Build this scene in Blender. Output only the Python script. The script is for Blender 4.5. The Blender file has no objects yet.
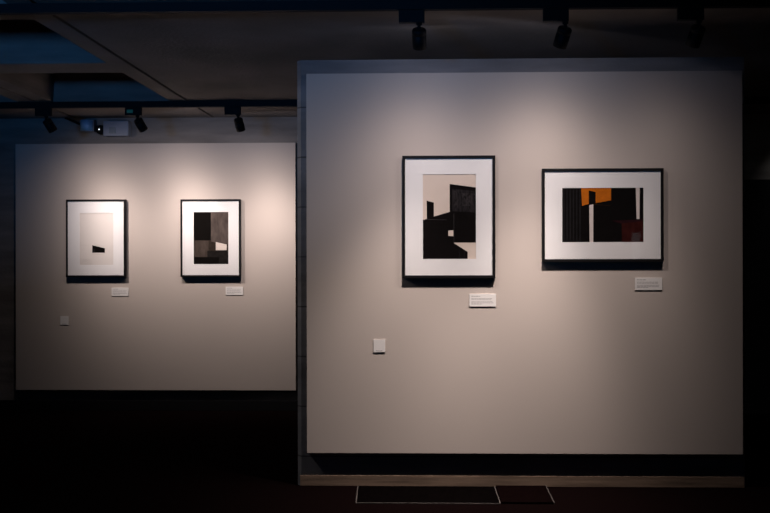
import bpy, bmesh, math, random
from mathutils import Vector, Matrix

random.seed(7)
S = bpy.context.scene
COL = S.collection

# ------------------------------------------------------------------ helpers
def mat(name, color, rough=0.6, metal=0.0, spec=0.5, noise=None, bump=None, emit=None, emit_strength=0.0):
    """Principled material; noise=(scale, amount, stretch) varies the base colour, bump=(scale, strength)."""
    m = bpy.data.materials.new(name)
    m.use_nodes = True
    nt = m.node_tree
    b = nt.nodes['Principled BSDF']
    b.inputs['Base Color'].default_value = (*color, 1)
    b.inputs['Roughness'].default_value = rough
    b.inputs['Metallic'].default_value = metal
    b.inputs['Specular IOR Level'].default_value = spec
    tc = nt.nodes.new('ShaderNodeTexCoord')
    if noise:
        sc, am, st = noise
        mp = nt.nodes.new('ShaderNodeMapping')
        mp.inputs['Scale'].default_value = st
        nt.links.new(tc.outputs['Object'], mp.inputs['Vector'])
        n = nt.nodes.new('ShaderNodeTexNoise')
        n.inputs['Scale'].default_value = sc
        n.inputs['Detail'].default_value = 6
        nt.links.new(mp.outputs['Vector'], n.inputs['Vector'])
        r = nt.nodes.new('ShaderNodeValToRGB')
        r.color_ramp.elements[0].position = 0.3
        r.color_ramp.elements[1].position = 0.7
        r.color_ramp.elements[0].color = (*[c * (1 - am) for c in color], 1)
        r.color_ramp.elements[1].color = (*[min(1, c * (1 + am)) for c in color], 1)
        nt.links.new(n.outputs['Fac'], r.inputs['Fac'])
        nt.links.new(r.outputs['Color'], b.inputs['Base Color'])
    if bump:
        sc, stg = bump
        n2 = nt.nodes.new('ShaderNodeTexNoise')
        n2.inputs['Scale'].default_value = sc
        n2.inputs['Detail'].default_value = 5
        nt.links.new(tc.outputs['Object'], n2.inputs['Vector'])
        bp = nt.nodes.new('ShaderNodeBump')
        bp.inputs['Strength'].default_value = stg
        bp.inputs['Distance'].default_value = 0.01
        nt.links.new(n2.outputs['Fac'], bp.inputs['Height'])
        nt.links.new(bp.outputs['Normal'], b.inputs['Normal'])
    if emit:
        b.inputs['Emission Color'].default_value = (*emit, 1)
        b.inputs['Emission Strength'].default_value = emit_strength
    return m

def box(bm, x0, x1, y0, y1, z0, z1, bev=0.0, mi=0):
    r = bmesh.ops.create_cube(bm, size=1)
    vs = r['verts']
    for v in vs:
        v.co = Vector(((x0 + x1) / 2 + v.co.x * (x1 - x0), (y0 + y1) / 2 + v.co.y * (y1 - y0), (z0 + z1) / 2 + v.co.z * (z1 - z0)))
    fs = set(f for v in vs for f in v.link_faces)
    for f in fs: f.material_index = mi
    if bev:
        es = list(set(e for v in vs for e in v.link_edges))
        bmesh.ops.bevel(bm, geom=es, offset=bev, segments=2, affect='EDGES', profile=0.6)

def lathe(bm, prof, M=None, seg=32, mi=0):
    """revolve [(r, z)] about local z, then transform by M"""
    M = M or Matrix()
    rings = []
    for r, z in prof:
        if r < 1e-6:
            rings.append([bm.verts.new(M @ Vector((0, 0, z)))])
        else:
            rings.append([bm.verts.new(M @ Vector((r * math.cos(2 * math.pi * k / seg), r * math.sin(2 * math.pi * k / seg), z))) for k in range(seg)])
    for a, b in zip(rings, rings[1:]):
        for k in range(seg):
            j = (k + 1) % seg
            if len(a) == 1 and len(b) == 1: continue
            if len(a) == 1: f = bm.faces.new((a[0], b[k], b[j]))
            elif len(b) == 1: f = bm.faces.new((a[k], a[j], b[0]))
            else: f = bm.faces.new((a[k], a[j], b[j], b[k]))
            f.material_index = mi; f.smooth = True

def prism(bm, pts, y0, y1, mi=0):
    """polygon in x,z extruded from y0 (front) to y1"""
    a = [bm.verts.new((x, y0, z)) for x, z in pts]
    b = [bm.verts.new((x, y1, z)) for x, z in pts]
    n = len(pts)
    fs = [bm.faces.new(a), bm.faces.new(b[::-1])]
    for k in range(n):
        j = (k + 1) % n
        fs.append(bm.faces.new((a[k], b[k], b[j], a[j])))
    for f in fs: f.material_index = mi

def obj(name, bm, mats, parent=None, loc=(0, 0, 0)):
    bmesh.ops.recalc_face_normals(bm, faces=bm.faces)
    me = bpy.data.meshes.new(name)
    bm.to_mesh(me); bm.free()
    for m in (mats if isinstance(mats, (list, tuple)) else [mats]): me.materials.append(m)
    o = bpy.data.objects.new(name, me)
    COL.objects.link(o)
    o.location = loc
    if parent: o.parent = parent
    return o

def thing(name, label, cat, loc, group=None):
    o = bpy.data.objects.new(name, None)
    o.empty_display_size = 0.05
    COL.objects.link(o)
    o.location = loc
    tag(o, label, cat, group)
    return o

def tag(o, label, cat, group=None):
    o['label'] = label; o['category'] = cat
    if group: o['group'] = group
    return o

def struct(name, bm, m):
    o = obj(name, bm, m)
    o['kind'] = 'structure'
    return o

# ------------------------------------------------------------------ materials
def concrete(name, color, lines=False):
    m = mat(name, color, 0.85, spec=0.25, noise=(3.0, 0.28, (0.5, 0.5, 3.0)), bump=(40, 0.35))
    if lines:                                   # horizontal pour joints every 32 cm
        nt = m.node_tree
        b = nt.nodes['Principled BSDF']
        geo = nt.nodes.new('ShaderNodeNewGeometry')
        sp = nt.nodes.new('ShaderNodeSeparateXYZ')
        nt.links.new(geo.outputs['Position'], sp.inputs[0])
        a = nt.nodes.new('ShaderNodeMath'); a.operation = 'ADD'; a.inputs[1].default_value = -0.187 + 0.322 * 4
        nt.links.new(sp.outputs['Z'], a.inputs[0])
        mo = nt.nodes.new('ShaderNodeMath'); mo.operation = 'MODULO'; mo.inputs[1].default_value = 0.322
        nt.links.new(a.outputs[0], mo.inputs[0])
        lt = nt.nodes.new('ShaderNodeMath'); lt.operation = 'LESS_THAN'; lt.inputs[1].default_value = 0.009
        nt.links.new(mo.outputs[0], lt.inputs[0])
        mx = nt.nodes.new('ShaderNodeMix'); mx.data_type = 'RGBA'
        src = b.inputs['Base Color'].links[0].from_socket
        nt.links.new(lt.outputs[0], mx.inputs['Factor'])
        nt.links.new(src, mx.inputs[6])
        mx.inputs[7].default_value = (*[c * 0.45 for c in color], 1)
        nt.links.new(mx.outputs[2], b.inputs['Base Color'])
    return m

M_conc_rear = concrete('concrete rear', (0.20, 0.18, 0.165))
M_conc_part = concrete('concrete partition', (0.20, 0.19, 0.19), True)
M_conc_ceil = concrete('concrete ceiling', (0.22, 0.195, 0.175))
M_base = mat('raw concrete kerb', (0.15, 0.105, 0.075), 0.9, spec=0.2, noise=(6, 0.45, (0.4, 1, 6)), bump=(60, 0.15))
M_dark_wall = mat('dark painted wall', (0.03, 0.03, 0.032), 0.9, spec=0.1, noise=(2, 0.2, (1, 1, 1)))
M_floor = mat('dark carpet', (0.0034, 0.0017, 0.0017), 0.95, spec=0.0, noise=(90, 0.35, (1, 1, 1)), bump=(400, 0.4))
M_panel = mat('warm grey panel paint', (0.50, 0.44, 0.398), 0.8, spec=0.25, noise=(1.2, 0.02, (1, 1, 1)), bump=(120, 0.04))
M_frame = mat('black frame lacquer', (0.005, 0.0045, 0.005), 0.5, spec=0.2)
M_mat = mat('white mat board', (0.80, 0.79, 0.785), 0.85, spec=0.15, noise=(200, 0.015, (1, 1, 1)))
M_card = mat('white label card', (0.74, 0.72, 0.70), 0.6, spec=0.3, noise=(60, 0.02, (1, 1, 1)))
M_ink = mat('grey label ink', (0.33, 0.32, 0.32), 0.8, spec=0.2)
M_black = mat('black powder coat', (0.004, 0.004, 0.005), 0.6, spec=0.2, noise=(300, 0.2, (1, 1, 1)))
M_track = mat('black track', (0.005, 0.005, 0.006), 0.6, spec=0.2, noise=(100, 0.2, (1, 1, 1)))
M_lens = mat('lit lamp lens', (0.9, 0.85, 0.75), 0.3, emit=(1, 0.86, 0.7), emit_strength=6)
M_plastic = mat('pale grey plastic', (0.24, 0.26, 0.31), 0.4, spec=0.4, noise=(10, 0.05, (1, 1, 1)))
M_lampglass = mat('blue-lit lamp lens', (0.15, 0.33, 0.56), 0.3, spec=0.5, noise=(14, 0.2, (1, 1, 0.3)))  # blue light caught by the lens, put into its base colour
M_inset = mat('recessed test plate', (0.16, 0.19, 0.22), 0.4)
M_led = mat('white indicator', (1, 1, 1), 0.4, emit=(0.95, 0.97, 1), emit_strength=1.3)
M_teal = mat('teal adapter patch', (0.01, 0.06, 0.07), 0.2, emit=(0.05, 0.4, 0.45), emit_strength=0.05)
M_plate = mat('dark floor plate', (0.0014, 0.0010, 0.0010), 0.9, spec=0.0, noise=(30, 0.3, (1, 1, 1)))
M_trim = mat('worn metal edging', (0.045, 0.038, 0.034), 0.8, metal=0.0, noise=(40, 0.5, (1, 1, 1)))
M_rug = mat('dark red rubber', (0.0026, 0.0012, 0.0012), 0.95, spec=0.0, noise=(50, 0.3, (1, 1, 1)))

def glass_mat():
    m = bpy.data.materials.new('picture glass')
    m.use_nodes = True
    nt = m.node_tree
    nt.nodes.clear()
    out = nt.nodes.new('ShaderNodeOutputMaterial')
    mix = nt.nodes.new('ShaderNodeMixShader')
    tr = nt.nodes.new('ShaderNodeBsdfTransparent')
    gl = nt.nodes.new('ShaderNodeBsdfGlossy'); gl.inputs['Roughness'].default_value = 0.02
    lw = nt.nodes.new('ShaderNodeLayerWeight'); lw.inputs['Blend'].default_value = 0.5
    p = nt.nodes.new('ShaderNodeMath'); p.operation = 'POWER'; p.inputs[1].default_value = 5
    q = nt.nodes.new('ShaderNodeMath'); q.operation = 'MULTIPLY_ADD'; q.inputs[1].default_value = 0.95; q.inputs[2].default_value = 0.03
    nt.links.new(lw.outputs['Facing'], p.inputs[0])
    nt.links.new(p.outputs[0], q.inputs[0])
    nt.links.new(q.outputs[0], mix.inputs[0])
    nt.links.new(tr.outputs[0], mix.inputs[1]); nt.links.new(gl.outputs[0], mix.inputs[2])
    nt.links.new(mix.outputs[0], out.inputs['Surface'])
    return m
M_glass = glass_mat()

# ------------------------------------------------------------------ setting
CZ = 2.93                       # ceiling underside
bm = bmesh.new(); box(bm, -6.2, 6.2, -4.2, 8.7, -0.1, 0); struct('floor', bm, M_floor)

# ceiling: cast coffer modules on the left, plain slab on the right, shadow gaps between
bm = bmesh.new()
def q(*p): bm.faces.new([bm.verts.new(v) for v in p])
PITCH, GAP, BRD, DEP, DRAFT = 1.385, 0.026, 0.148, 0.42, 0.05
XG = -2.41
YR = 7.765
rows = [YR - PITCH * k for k in range(9)]
def strip(x0, x1, y0, y1): q((x0, y0, CZ), (x1, y0, CZ), (x1, y1, CZ), (x0, y1, CZ))
for c in range(3):
    xb = XG - GAP / 2 - c * PITCH; xa = xb - PITCH + GAP
    strip(xa, xb, YR, 8.7)
    for r in range(8):
        yb, ya = rows[r], rows[r + 1]
        ix0, ix1, iy0, iy1 = xa + BRD, xb - BRD, ya + BRD, yb - BRD
        strip(xa, xb, ya, iy0); strip(xa, xb, iy1, yb); strip(xa, ix0, iy0, iy1); strip(ix1, xb, iy0, iy1)
        lo = [(ix0, iy0, CZ), (ix1, iy0, CZ), (ix1, iy1, CZ), (ix0, iy1, CZ)]
        hi = [(ix0 + DRAFT, iy0 + DRAFT, CZ + DEP), (ix1 - DRAFT, iy0 + DRAFT, CZ + DEP), (ix1 - DRAFT, iy1 - DRAFT, CZ + DEP), (ix0 + DRAFT, iy1 - DRAFT, CZ + DEP)]
        for k in range(4):
            j = (k + 1) % 4
            q(lo[k], lo[j], hi[j], hi[k])
        q(*hi)
    # shadow gap on the right of this column
    gx0, gx1 = xb, xb + GAP
    q((gx0, rows[-1], CZ + 0.09), (gx1, rows[-1], CZ + 0.09), (gx1, 8.7, CZ + 0.09), (gx0, 8.7, CZ + 0.09))
    q((gx0, rows[-1], CZ), (gx0, 8.7, CZ), (gx0, 8.7, CZ + 0.09), (gx0, rows[-1], CZ + 0.09))
    q((gx1, rows[-1], CZ), (gx1, 8.7, CZ), (gx1, 8.7, CZ + 0.09), (gx1, rows[-1], CZ + 0.09))
strip(XG + GAP / 2, 6.2, -4.2, 8.7)
q((-6.6, -4.2, CZ + 0.6), (6.2, -4.2, CZ + 0.6), (6.2, 8.7, CZ + 0.6), (-6.6, 8.7, CZ + 0.6))
bmesh.ops.remove_doubles(bm, verts=bm.verts, dist=1e-5)
struct('ceiling', bm, M_conc_ceil)

bm = bmesh.new(); box(bm, -6.2, 6.2, 8.44, 8.7, 0, CZ - 0.001); struct('wall_rear', bm, M_conc_rear)
bm = bmesh.new(); box(bm, -6.19, 2.2, 8.424, 8.4395, 0.001, 0.10, 0.002); struct('baseboard_rear', bm, M_black)
bm = bmesh.new(); box(bm, -6.4, -6.2, -4.2, 8.7, 0, CZ + 0.5); struct('wall_left', bm, M_dark_wall)
bm = bmesh.new(); box(bm, 6.2, 6.4, -4.2, 8.7, 0, CZ + 0.5); struct('wall_right', bm, M_dark_wall)
bm = bmesh.new()                                         # lower dark lining of the rear wall on the right
box(bm, 2.3, 6.15, 8.30, 8.438, 0.002, 2.27, 0.004)
struct('wall_lining', bm, M_dark_wall)
# wall behind the viewer, pierced by a big window and a small one
WX0, WX1, WZ0, WZ1 = -3.6, -2.6, 0.6, 1.7
bm = bmesh.new()
box(bm, -6.2, WX0, -4.4, -4.2, 0, CZ + .5); box(bm, WX0, WX1, -4.4, -4.2, 0, WZ0); box(bm, WX0, WX1, -4.4, -4.2, WZ1, CZ + .5)
box(bm, WX1, 6.2, -4.4, -4.2, 0, CZ + .5)
struct('wall_front', bm, M_dark_wall)
bm = bmesh.new(); box(bm, -1.75, 6.2, -1.2, -1.0, 0, CZ - 0.001); struct('blocker_tall', bm, M_dark_wall)  # unseen blocker, added to cut the window light towards the right
bm = bmesh.new(); box(bm, -6.2, -1.75, -1.2, -1.0, 0, 1.56); struct('blocker_low', bm, M_dark_wall)  # unseen low blocker, added so the daylight fades lower down

# a small lit window on the tall blocker, seen only as a reflection in the picture glass
M_pane = mat('lit window pane', (0.3, 0.4, 0.4), 0.3, emit=(0.75, 1.0, 1.05), emit_strength=0.55)
bm = bmesh.new(); box(bm, 2.455, 2.565, -1.0, -0.992, 1.56, 1.92); struct('window_2', bm, M_pane)
# free-standing concrete partition with a chamfered left arris
bm = bmesh.new()
pl = [(-1.02, 5.497), (-0.992, 5.471), (1.85, 5.471), (1.85, 5.72), (-1.02, 5.72)]
zs = [0.0, 2.75]
ring = [[bm.verts.new((x, y, z)) for x, y in pl] for z in zs]
bm.faces.new(ring[0]); bm.faces.new(ring[1][::-1])
for k in range(5):
    j = (k + 1) % 5
    bm.faces.new((ring[0][k], ring[0][j], ring[1][j], ring[1][k]))
struct('wall_partition', bm, M_conc_part)
bm = bmesh.new(); box(bm, -1.0, 1.845, 5.464, 5.4705, 0.001, 0.070, 0.002); struct('baseboard_partition', bm, M_base)

# ------------------------------------------------------------------ display panels
bm = bmesh.new(); box(bm, -0.950, 1.826, 5.435, 5.4708, 0.219, 2.654, 0.0015)
tag(obj('display_panel', bm, M_panel), 'large pale grey display panel on the near concrete partition, holding two framed prints', 'display panel', 'display panels')
bm = bmesh.new(); box(bm, -4.393, -1.579, 8.404, 8.4398, 0.206, 2.667, 0.0015)
tag(obj('display_panel', bm, M_panel), 'pale grey display panel on the far rear wall under the emergency light', 'display panel', 'display panels')

# ------------------------------------------------------------------ framed prints
def framed_print(label, cx, zb, w, h, yback, opening, art, artmats, depth=0.023, face=0.0175):
    """art: list of (material index, polygon in world x,z); opening: print rectangle x0,x1,z0,z1"""
    root = thing('framed_print', label, 'framed print', (cx, yback, zb), 'framed architectural prints')
    L = lambda pts: [(x - cx, z - zb) for x, z in pts]
    x0, x1, z0, z1 = -w / 2, w / 2, 0, h
    f = face
    bm = bmesh.new()
    def bar(pts):                                # mitred moulding bar
        prism(bm, pts, -depth, -0.0004)
    bar([(x0, z0), (x1, z0), (x1 - f, z0 + f), (x0 + f, z0 + f)])
    bar([(x0, z1), (x0 + f, z1 - f), (x1 - f, z1 - f), (x1, z1)])
    bar([(x0, z0), (x0 + f, z0 + f), (x0 + f, z1 - f), (x0, z1)])
    bar([(x1, z0), (x1, z1), (x1 - f, z1 - f), (x1 - f, z0 + f)])
    obj('frame', bm, M_frame, root)
    bm = bmesh.new()                             # mat board with a window
    a0, a1, b0, b1 = opening[0] - cx, opening[1] - cx, opening[2] - zb, opening[3] - zb
    e = f - 0.0004
    for pts in ([(x0 + e, z0 + e), (x1 - e, z0 + e), (a1, b0), (a0, b0)], [(x0 + e, z1 - e), (a0, b1), (a1, b1), (x1 - e, z1 - e)],
                [(x0 + e, z0 + e), (a0, b0), (a0, b1), (x0 + e, z1 - e)], [(x1 - e, z0 + e), (x1 - e, z1 - e), (a1, b1), (a1, b0)]):
        prism(bm, pts, -depth + 0.0060, -depth + 0.0080)
    obj('mat_board', bm, M_mat, root)
    bm = bmesh.new()                             # the print behind the window
    prism(bm, [(a0 - .01, b0 - .01), (a1 + .01, b0 - .01), (a1 + .01, b1 + .01), (a0 - .01, b1 + .01)], -depth + 0.0085, -depth + 0.0130, 0)
    y = -depth + 0.0085
    for mi, pts in art:
        y -= 0.0001
        prism(bm, L(pts), y, -depth + 0.0087, mi)
    obj('print', bm, artmats, root)
    bm = bmesh.new()
    gy = -depth + 0.0035
    vs = [bm.verts.new(p) for p in ((x0 + e, gy, z0 + e), (x1 - e, gy, z0 + e), (x1 - e, gy, z1 - e), (x0 + e, gy, z1 - e))]
    bm.faces.new(vs)
    obj('glazing', bm, M_glass, root)
    return root

def ink(name, c, n=0.12, st=(1, 1, 1), sc=30): return mat(name, c, 0.9, spec=0.02, noise=(sc, n, st))
K = ink('print black', (0.006, 0.005, 0.005))
cream = ink('print cream', (0.68, 0.58, 0.505), 0.02)
framed_print('portrait framed print of black blocks on cream, left of the two on the near panel', -0.0365, 1.341, 0.592, 0.780, 5.435,
    (-0.202, 0.136, 1.463, 2.003),
    [(1, [(-0.190, 1.715), (-0.132, 1.734), (-0.021, 1.766), (-0.021, 1.700), (-0.190, 1.700)]),
     (1, [(-0.178, 1.836), (-0.132, 1.823), (-0.132, 1.725), (-0.176, 1.715)]),
     (1, [(-0.031, 1.941), (0.138, 1.918), (0.138, 1.567), (-0.004, 1.567), (-0.031, 1.70)]),
     (1, [(-0.203, 1.714), (-0.020, 1.712), (-0.004, 1.564), (0.083, 1.508), (0.083, 1.456), (-0.203, 1.456)]),
     (2, [(-0.016, 1.910), (0.128, 1.896), (0.130, 1.759), (-0.016, 1.768)]),
     (3, [(-0.006, 1.90), (0.02, 1.895), (0.022, 1.79), (-0.004, 1.795)]),
     (3, [(0.05, 1.885), (0.115, 1.88), (0.115, 1.80), (0.05, 1.80)]),
     (4, [(-0.0062, 1.751), (-0.0035, 1.751), (-0.0025, 1.567), (-0.0052, 1.567)]),
     (4, [(-0.19, 1.717), (-0.05, 1.714), (-0.05, 1.712), (-0.19, 1.7145)]),
     (0, [(-0.040, 1.644), (-0.008, 1.646), (-0.008, 1.608), (-0.040, 1.610)]),
     (2, [(0.030, 1.530), (0.034, 1.528), (0.034, 1.465), (0.030, 1.465)]),
     (2, [(0.060, 1.515), (0.063, 1.513), (0.063, 1.465), (0.060, 1.465)])],
    [cream, K, ink('print charcoal', (0.017, 0.015, 0.016), 0.6, (3, 1, 1), 40), ink('print dark grey', (0.024, 0.021, 0.022), 0.7, (2, 1, 1), 50), ink('print grey line', (0.05, 0.045, 0.045))])

stripes = []
x = 0.690
while x < 0.80:
    stripes.append((5, [(x, 1.908), (x + 0.008, 1.908), (x + 0.008, 1.574), (x, 1.574)])); x += 0.0205
framed_print('landscape framed print of black shapes with orange and dark red, on the near panel', 0.9395, 1.443, 0.767, 0.592, 5.435,
    (0.684, 1.197, 1.568, 1.912),
    stripes + [
     (1, [(0.804, 1.914), (0.852, 1.914), (0.852, 1.811), (0.810, 1.799)]),
     (1, [(0.852, 1.914), (0.993, 1.914), (0.993, 1.833), (0.896, 1.816), (0.896, 1.886), (0.852, 1.896)]),
     (4, [(0.997, 1.704), (1.191, 1.711), (1.199, 1.701), (1.060, 1.684)]),
     (3, [(1.060, 1.686), (1.199, 1.701), (1.199, 1.566), (1.061, 1.566)]),
     (2, [(0.855, 1.803), (0.881, 1.808), (0.880, 1.566), (0.857, 1.566)]),
     (6, [(0.881, 1.809), (0.99, 1.800), (0.99, 1.797), (0.881, 1.806)]),
     (2, [(1.149, 1.914), (1.174, 1.914), (1.172, 1.714), (1.154, 1.714)])],
    [K, ink('print orange', (0.50, 0.13, 0.010), 0.12), ink('print bone', (0.70, 0.62, 0.58), 0.03), ink('print oxblood', (0.036, 0.008, 0.007), 0.2),
     ink('print dull red', (0.022, 0.007, 0.009), 0.2), ink('print stripe', (0.014, 0.013, 0.014), 0.2), ink('print umber', (0.03, 0.016, 0.008))])

pale = ink('print pale grey', (0.70, 0.655, 0.62), 0.025, (1, 1, 1), 6)
framed_print('framed print of a small black wedge on pale paper, left on the far panel', -3.570, 1.335, 0.598, 0.772, 8.404,
    (-3.733, -3.395, 1.457, 1.973),
    [(2, [(-3.737, 1.655), (-3.607, 1.655), (-3.607, 1.652), (-3.737, 1.652)]),
     (3, [(-3.737, 1.517), (-3.608, 1.515), (-3.608, 1.453), (-3.737, 1.453)]),
     (1, [(-3.607, 1.653), (-3.480, 1.621), (-3.481, 1.578), (-3.607, 1.578)]),
     (4, [(-3.596, 1.615), (-3.580, 1.612), (-3.580, 1.584), (-3.596, 1.584)])],
    [pale, K, ink('print faint line', (0.58, 0.54, 0.51)), ink('print faint band', (0.66, 0.615, 0.58), 0.06, (1, 1, 5), 20), ink('print soft black', (0.02, 0.019, 0.019), 0.4)], depth=0.033)

framed_print('framed dark print with one small white shape, right on the far panel', -2.420, 1.335, 0.600, 0.770, 8.404,
    (-2.589, -2.243, 1.462, 1.979),
    [(3, [(-2.594, 1.700), (-2.239, 1.700), (-2.239, 1.456), (-2.594, 1.456)]),
     (2, [(-2.418, 1.984), (-2.239, 1.984), (-2.239, 1.655), (-2.418, 1.687)]),
     (4, [(-2.594, 1.698), (-2.440, 1.694), (-2.440, 1.531), (-2.594, 1.531)]),
     (5, [(-2.454, 1.595), (-2.239, 1.595), (-2.239, 1.456), (-2.454, 1.456)]),
     (1, [(-2.594, 1.984), (-2.418, 1.984), (-2.418, 1.699), (-2.594, 1.699)]),
     (1, [(-2.594, 1.533), (-2.337, 1.531), (-2.337, 1.456), (-2.594, 1.456)]),
     (0, [(-2.369, 1.682), (-2.260, 1.656), (-2.261, 1.600), (-2.369, 1.600)])],
    [ink('print white shape', (0.68, 0.60, 0.54), 0.03), ink('print night black', (0.006, 0.005, 0.0045)), ink('print concrete grey', (0.088, 0.070, 0.062), 0.4, (1, 1, 0.4), 20),
     ink('print umber grey', (0.036, 0.027, 0.021), 0.3), ink('print brown grey', (0.055, 0.042, 0.035), 0.4, (1, 1, 0.4), 24), ink('print slate', (0.015, 0.013, 0.012), 0.3)], depth=0.033)

# ------------------------------------------------------------------ wall labels and plaques
def wall_label(label, x0, x1, z0, z1, yback, rows):
    root = bpy.data.objects.new('wall_label', None)
    w, h = x1 - x0, z1 - z0
    bm = bmesh.new(); box(bm, -w / 2, w / 2, -0.0045, -0.0003, 0, h, 0.0006)
    root = obj('wall_label', bm, M_card, None, ((x0 + x1) / 2, yback, z0))
    tag(root, label, 'wall label', 'caption cards beside the prints')
    bm = bmesh.new()
    for zf, n, hh in rows:                      # rows of words too small to read
        x = -w / 2 + 0.012; lim = -w / 2 + 0.012 + (w - 0.024) * n
        while x < lim - 0.004:
            l = min(random.uniform(0.008, 0.022), lim - x)
            box(bm, x, x + l, -0.0048, -0.0044, h * zf, h * zf + hh)
            x += l + 0.003
    obj('caption_text', bm, M_ink, root)
ROWS = [(0.80, 0.38, 0.004), (0.62, 0.95, 0.0028), (0.53, 0.9, 0.0028), (0.37, 0.95, 0.0028), (0.28, 0.97, 0.0028), (0.19, 0.5, 0.0028)]
wall_label('white caption card below the portrait print of black blocks', 0.094, 0.263, 1.159, 1.239, 5.435, ROWS)
wall_label('white caption card below the landscape orange and black print', 1.146, 1.317, 1.263, 1.342, 5.435, ROWS)
wall_label('white caption card below the print of a small black wedge', -3.423, -3.252, 1.146, 1.229, 8.404, ROWS)
wall_label('white caption card below the dark print with a white shape', -2.277, -2.103, 1.155, 1.237, 8.404, ROWS)
for lab, x0, x1, z0, z1, yb in (('small square white plaque low on the near panel', -0.520, -0.446, 0.867, 0.947, 5.435),
                                ('small square white plaque low on the far panel', -3.940, -3.858, 0.858, 0.944, 8.404)):
    bm = bmesh.new(); box(bm, -(x1 - x0) / 2, (x1 - x0) / 2, -0.0045, -0.0003, 0, z1 - z0, 0.0006)
    r = obj('wall_plaque', bm, M_card, None, ((x0 + x1) / 2, yb, z0))
    tag(r, lab, 'plaque', 'small square plaques')
    bm = bmesh.new()
    x = -0.022
    for l in (0.012, 0.009, 0.014):
        box(bm, x, x + l, -0.0048, -0.0044, 0.008, 0.0115); x += l + 0.003
    obj('caption_text', bm, M_ink, r)

# ------------------------------------------------------------------ light tracks and track spotlights
YT, YQ, ZT = 4.85, 7.637, 2.875
def track(label, x0, x1, y):
    root = thing('light_track', label, 'light track', ((x0 + x1) / 2, y, CZ), 'ceiling light tracks')
    l = (x1 - x0) / 2
    bm = bmesh.new()
    box(bm, -l, l, -0.018, -0.013, ZT - CZ, -0.0005); box(bm, -l, l, 0.013, 0.018, ZT - CZ, -0.0005)
    box(bm, -l, l, -0.013, 0.013, ZT - CZ + 0.03, -0.0005)
    box(bm, -l, l, -0.013, -0.005, ZT - CZ, ZT - CZ + 0.004); box(bm, -l, l, 0.005, 0.013, ZT - CZ, ZT - CZ + 0.004)
    obj('rail', bm, M_track, root)
    for s in (-1, 1):
        bm = bmesh.new(); box(bm, s * l - 0.006, s * l + 0.006, -0.019, 0.019, ZT - CZ - 0.001, -0.0005, 0.001)
        obj('end_cap', bm, M_track, root)
track('black ceiling light track running in front of the near concrete partition', -3.9, 3.3, YT)
track('black ceiling light track in front of the far rear wall', -5.6, 4.2, YQ)

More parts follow.
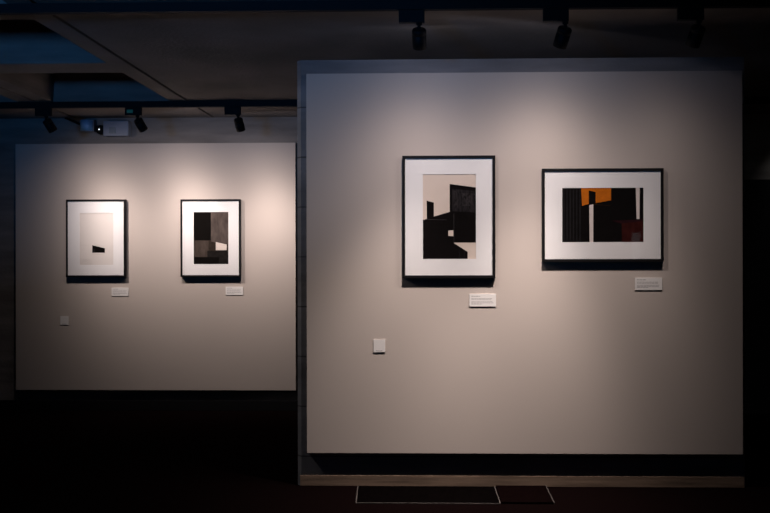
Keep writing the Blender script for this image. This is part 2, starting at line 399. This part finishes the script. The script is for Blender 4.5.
def spotlight(label, xa, y, xh, lean, amp, beam, s1, f2, s2, pw, iso=0.0, teal=False, color=(1, 0.855, 0.80)):
    """xa: adapter centre, xh: swivel x; lean: slopes (x, y per unit of drop) of the lamp head; beam: slopes of its optical axis.
    The beam is a flat-topped core of width s1 (radians) plus a spill of relative strength f2 and width s2."""
    lateral, toward = lean
    root = thing('track_spotlight', label, 'spotlight', (xa, y, ZT), 'track spotlights')
    dx = xh - xa
    bm = bmesh.new(); box(bm, -0.073, 0.073, -0.017, 0.017, -0.072, -0.0005, 0.003)
    obj('adapter', bm, M_black, root)
    if teal:
        bm = bmesh.new(); box(bm, -0.055, 0.0, -0.0182, -0.0168, -0.052, -0.022)  # small teal patch, faintly emissive
        obj('teal_patch', bm, M_teal, root)
    # swivel: turntable + stem + yoke
    bm = bmesh.new()
    lathe(bm, [(0, -0.0725), (0.017, -0.0725), (0.017, -0.084), (0.010, -0.088), (0.008, -0.112), (0, -0.112)], Matrix.Translation((dx, 0, 0)), 20)
    box(bm, dx - 0.010, dx + 0.010, -0.008, 0.008, -0.118, -0.096, 0.002)
    obj('swivel', bm, M_black, root)
    d = Vector((lateral, toward, -1)).normalized()
    rot = Vector((0, 0, -1)).rotation_difference(d).to_matrix().to_4x4()
    M = Matrix.Translation((dx, 0, -0.107)) @ rot
    bm = bmesh.new()                               # can: rounded back, ribbed collar, open mouth with recessed baffle
    lathe(bm, [(0, 0.002), (0.030, 0.002), (0.037, -0.002), (0.041, -0.010), (0.041, -0.030), (0.0395, -0.031), (0.0395, -0.034), (0.041, -0.035),
               (0.041, -0.112), (0.039, -0.114), (0.036, -0.114), (0.034, -0.096), (0, -0.094)], M, 40)
    obj('lamp_head', bm, M_black, root)
    bm = bmesh.new()
    lathe(bm, [(0.0335, -0.097), (0.026, -0.099), (0.0, -0.100)], M, 32)
    obj('lens', bm, M_lens, root)
    li = bpy.data.lights.new('spot_beam', 'SPOT')
    li.energy = amp * POW; li.spot_size = math.radians(177); li.spot_blend = 0.05; li.shadow_soft_size = 0.026
    ax = Vector((beam[0], beam[1], -1)).normalized()
    li.use_nodes = True
    nt = li.node_tree
    em_ = [n for n in nt.nodes if n.type == 'EMISSION'][0]
    geo = nt.nodes.new('ShaderNodeNewGeometry')
    dt = nt.nodes.new('ShaderNodeVectorMath'); dt.operation = 'DOT_PRODUCT'; dt.inputs[1].default_value = ax
    nt.links.new(geo.outputs['Incoming'], dt.inputs[0])
    def op(o_, a_, b_=None, c_=None):
        n = nt.nodes.new('ShaderNodeMath'); n.operation = o_
        for i_, v_ in enumerate((a_, b_, c_)):
            if v_ is None: continue
            if isinstance(v_, (int, float)): n.inputs[i_].default_value = v_
            else: nt.links.new(v_, n.inputs[i_])
        return n.outputs[0]
    th_ = op('ARCCOSINE', op('MINIMUM', dt.outputs['Value'], 1.0))
    t2 = op('MULTIPLY', th_, th_)
    g1 = op('EXPONENT', op('MULTIPLY', op('POWER', op('DIVIDE', th_, s1), pw), -1))
    g2 = op('EXPONENT', op('MULTIPLY', t2, -1 / s2 ** 2))
    # warm core and collar, cooler wide scatter off the lens
    warm = op('MULTIPLY_ADD', g2, f2, g1)
    vm = nt.nodes.new('ShaderNodeVectorMath'); vm.operation = 'SCALE'; vm.inputs[0].default_value = color
    nt.links.new(warm, vm.inputs['Scale'])
    va = nt.nodes.new('ShaderNodeVectorMath'); va.operation = 'ADD'
    k_ = iso / amp
    va.inputs[1].default_value = (k_, k_ * 0.98, k_ * 1.15)
    nt.links.new(vm.outputs[0], va.inputs[0])
    nt.links.new(va.outputs[0], em_.inputs['Color'])
    lo = bpy.data.objects.new('spot_beam', li); COL.objects.link(lo)
    lo.parent = root
    lo.location = M @ Vector((0, 0, -0.130))
    lo.rotation_mode = 'QUATERNION'
    lo.rotation_quaternion = Vector((0, 0, -1)).rotation_difference(d)
    return root
POW = 72
FB, RB = (0.345, 0.31, 0.64, 3.8), (0.365, 0.38, 0.67, 2.3)
spotlight('black track spotlight pointing straight down, above the portrait print', -0.243, YT, -0.201, (0.0, 0.72), 2.45, (-0.10, 0.095), *FB, 0.022)
spotlight('black track spotlight tilted left, middle of three on the near track', 0.577, YT, 0.632, (-0.28, 0.72), 3.65, (-0.125, 0.09), *FB, 0.020)
spotlight('black track spotlight tilted left near the right end of the near partition', 1.338, YT, 1.386, (-0.22, 0.72), 0.70, (-0.20, 0.10), *FB, 0.0)
spotlight('small black track spotlight on the far track left of the emergency light', -3.732, YQ, -3.708, (0.42, 0.62), 1.22, (0.40, 0.59), *RB, 0.0)
spotlight('small black track spotlight right of the emergency light, teal patch on its adapter', -2.908, YQ, -2.872, (0.40, 0.7), 1.16, (0.36, 0.70), *RB, 0.022, teal=True)
spotlight('small black track spotlight on the far track beside the concrete partition', -2.002, YQ, -1.955, (0.12, 0.62), 1.22, (0.20, 0.61), *RB, 0.03)

# ------------------------------------------------------------------ emergency light on the rear wall
em = thing('emergency_light', 'pale grey twin-box emergency light with a tiny white indicator, above the far panel', 'emergency light', (-3.37, 8.44, 2.736))
bm = bmesh.new(); box(bm, -0.118, 0.135, -0.085, -0.0005, 0.0, 0.152, 0.012)
obj('battery_box', bm, M_plastic, em)
bm = bmesh.new(); box(bm, -0.055, 0.010, -0.0885, -0.084, 0.034, 0.086, 0.002); box(bm, -0.058, 0.013, -0.094, -0.084, 0.024, 0.034, 0.002)
obj('test_plate', bm, M_inset, em)
bm = bmesh.new(); box(bm, -0.357, -0.217, -0.07, -0.0005, 0.048, 0.166, 0.01)
o = obj('lamp_head', bm, M_plastic, em)
bm = bmesh.new()
vs = []
n = 12
for k in range(n + 1):                             # bowed front lens
    a = -math.pi / 2 + math.pi * k / n
    vs.append((-0.287 + 0.064 * math.sin(a), -0.0702 - 0.035 * math.cos(a)))
A = [bm.verts.new((x, y, 0.054)) for x, y in vs]; B = [bm.verts.new((x, y, 0.160)) for x, y in vs]
for k in range(n): f = bm.faces.new((A[k], A[k + 1], B[k + 1], B[k])); f.smooth = True
bm.faces.new(A); bm.faces.new(B[::-1]); bm.faces.new((A[0], B[0], B[-1], A[-1]))
obj('lens', bm, M_lampglass, o)
bm = bmesh.new()
R = Matrix.Translation((-0.165, 0, 0.070)) @ Matrix.Rotation(math.pi / 2, 4, 'X')
lathe(bm, [(0, 0.0005), (0.046, 0.0005), (0.046, 0.04), (0.036, 0.06), (0, 0.066)], R, 28)
o = obj('junction_housing', bm, M_black, em)
bm = bmesh.new()
lathe(bm, [(0, 0.070), (0.004, 0.069), (0.0065, 0.0655), (0.0065, 0.060)], R, 16)
obj('indicator', bm, M_led, o)
bm = bmesh.new(); box(bm, -0.222, -0.125, -0.03, -0.010, 0.085, 0.115, 0.003); obj('bracket', bm, M_black, em)
# conduit coming down from the ceiling on the left
bm = bmesh.new()
p0, p1 = Vector((-0.52, -0.03, 0.192)), Vector((-0.355, -0.03, 0.120))
dv = p1 - p0
lathe(bm, [(0, 0), (0.011, 0), (0.011, dv.length), (0, dv.length)], Matrix.Translation(p0) @ Vector((0, 0, 1)).rotation_difference(dv.normalized()).to_matrix().to_4x4(), 14)
obj('conduit', bm, M_black, em)

# ------------------------------------------------------------------ covers on the floor
hat = thing('floor_hatch', 'long dark floor hatch edged with thin pale metal, against the near partition', 'floor hatch', (-0.165, 5.26, 0))
def slab(bm, pts, z0, z1):
    """polygon in x,y extruded upward"""
    lo = [bm.verts.new((x, y, z0)) for x, y in pts]; hi = [bm.verts.new((x, y, z1)) for x, y in pts]
    bm.faces.new(lo[::-1]); bm.faces.new(hi)
    for k in range(len(pts)):
        j = (k + 1) % len(pts)
        bm.faces.new((lo[k], lo[j], hi[j], hi[k]))
BL, BR, FR, FL = (-0.456, 0.195), (0.415, 0.195), (0.430, -0.203), (-0.422, -0.203)     # slightly out of square
slab(bm := bmesh.new(), [FL, FR, BR, BL], 0.0003, 0.005)
obj('cover_plate', bm, M_plate, hat)
bm = bmesh.new()
slab(bm, [(FL[0] - .006, FL[1] - .007), (FR[0] + .006, FR[1] - .007), (FR[0] + .006, FR[1] - .0002), (FL[0] - .006, FL[1] - .0002)], 0.0003, 0.006)
slab(bm, [(FL[0] - .006, FL[1]), (FL[0] - .0002, FL[1]), (BL[0] - .0002, BL[1]), (BL[0] - .006, BL[1])], 0.0003, 0.006)
slab(bm, [(FR[0] + .0002, FR[1]), (FR[0] + .006, FR[1]), (BR[0] + .006, BR[1]), (BR[0] + .0002, BR[1])], 0.0003, 0.006)
obj('edge_trim', bm, M_trim, hat)
ru = thing('cable_cover', 'low dark red cable cover on the floor, right of the metal-edged hatch', 'cable cover', (0.428, 5.26, 0))
slab(bm := bmesh.new(), [(-0.152, -0.20), (0.1565, -0.20), (0.1495, 0.195), (-0.166, 0.195)], 0.0003, 0.012)
obj('cover_plate', bm, M_rug, ru)
slab(bm := bmesh.new(), [(0.157, -0.20), (0.1625, -0.20), (0.1555, 0.195), (0.150, 0.195)], 0.0003, 0.0115)
obj('edge_trim', bm, M_trim, ru)

# ------------------------------------------------------------------ other light: blue daylight from a window behind the viewer
def area(name, loc, target, sx, sy, power, color, spread=180):
    li = bpy.data.lights.new(name, 'AREA'); li.shape = 'RECTANGLE'; li.size = sx; li.size_y = sy
    li.energy = power; li.color = color; li.spread = math.radians(spread)
    o = bpy.data.objects.new(name, li); COL.objects.link(o)
    o.location = loc
    o.rotation_euler = (Vector(target) - Vector(loc)).to_track_quat('-Z', 'Y').to_euler()
    return o
area('window_daylight', ((WX0 + WX1) / 2, -4.15, (WZ0 + WZ1) / 2), (-2.2, 6.0, 3.1), WX1 - WX0, WZ1 - WZ0, 115, (0.09, 0.38, 1.0), 120)
# further lamp of the near track, past the left edge of the picture
li = bpy.data.lights.new('near_track_lamp', 'SPOT'); li.energy = 40; li.spot_size = math.radians(100); li.spot_blend = 1; li.shadow_soft_size = 0.026; li.color = (1, 0.93, 0.92)
o = bpy.data.objects.new('near_track_lamp', li); COL.objects.link(o)
o.location = (-2.75, 4.85, 2.68); o.rotation_euler = (Vector((-1.0, 5.47, 1.15)) - Vector(o.location)).to_track_quat('-Z', 'Y').to_euler()
# dim wall washer on the far right, beyond the picture's edge
li = bpy.data.lights.new('far_washer', 'SPOT'); li.energy = 2.2; li.spot_size = math.radians(76); li.spot_blend = 0.8; li.shadow_soft_size = 0.03
o = bpy.data.objects.new('far_washer', li); COL.objects.link(o)
o.location = (3.42, 7.98, 2.85); o.rotation_euler = (Vector((3.42, 8.44, 2.2)) - Vector(o.location)).to_track_quat('-Z', 'Y').to_euler()

w = bpy.data.worlds.new('World'); S.world = w; w.use_nodes = True
w.node_tree.nodes['Background'].inputs['Color'].default_value = (0.10, 0.25, 0.5, 1)
w.node_tree.nodes['Background'].inputs['Strength'].default_value = 0.0

# ------------------------------------------------------------------ camera
cam = bpy.data.cameras.new('Camera')
cam.sensor_width = 36.0
cam.lens = 850 / 770 * 36
cam.shift_x = -49 / 770
cam.shift_y = 15.5 / 770
co = bpy.data.objects.new('Camera', cam); COL.objects.link(co)
co.location = (0, 0, 1.38)
co.rotation_mode = 'QUATERNION'
th = math.atan(0.0243)
rot = Matrix.Rotation(th, 3, 'Z') @ Matrix.Rotation(math.pi / 2, 3, 'X') @ Matrix.Rotation(-0.0017, 3, 'Z')
co.rotation_quaternion = rot.to_quaternion()
S.camera = co

S.view_settings.view_transform = 'Standard'
S.view_settings.look = 'None'
S.view_settings.gamma = 1
S.view_settings.use_curve_mapping = False
S.view_settings.exposure = 0
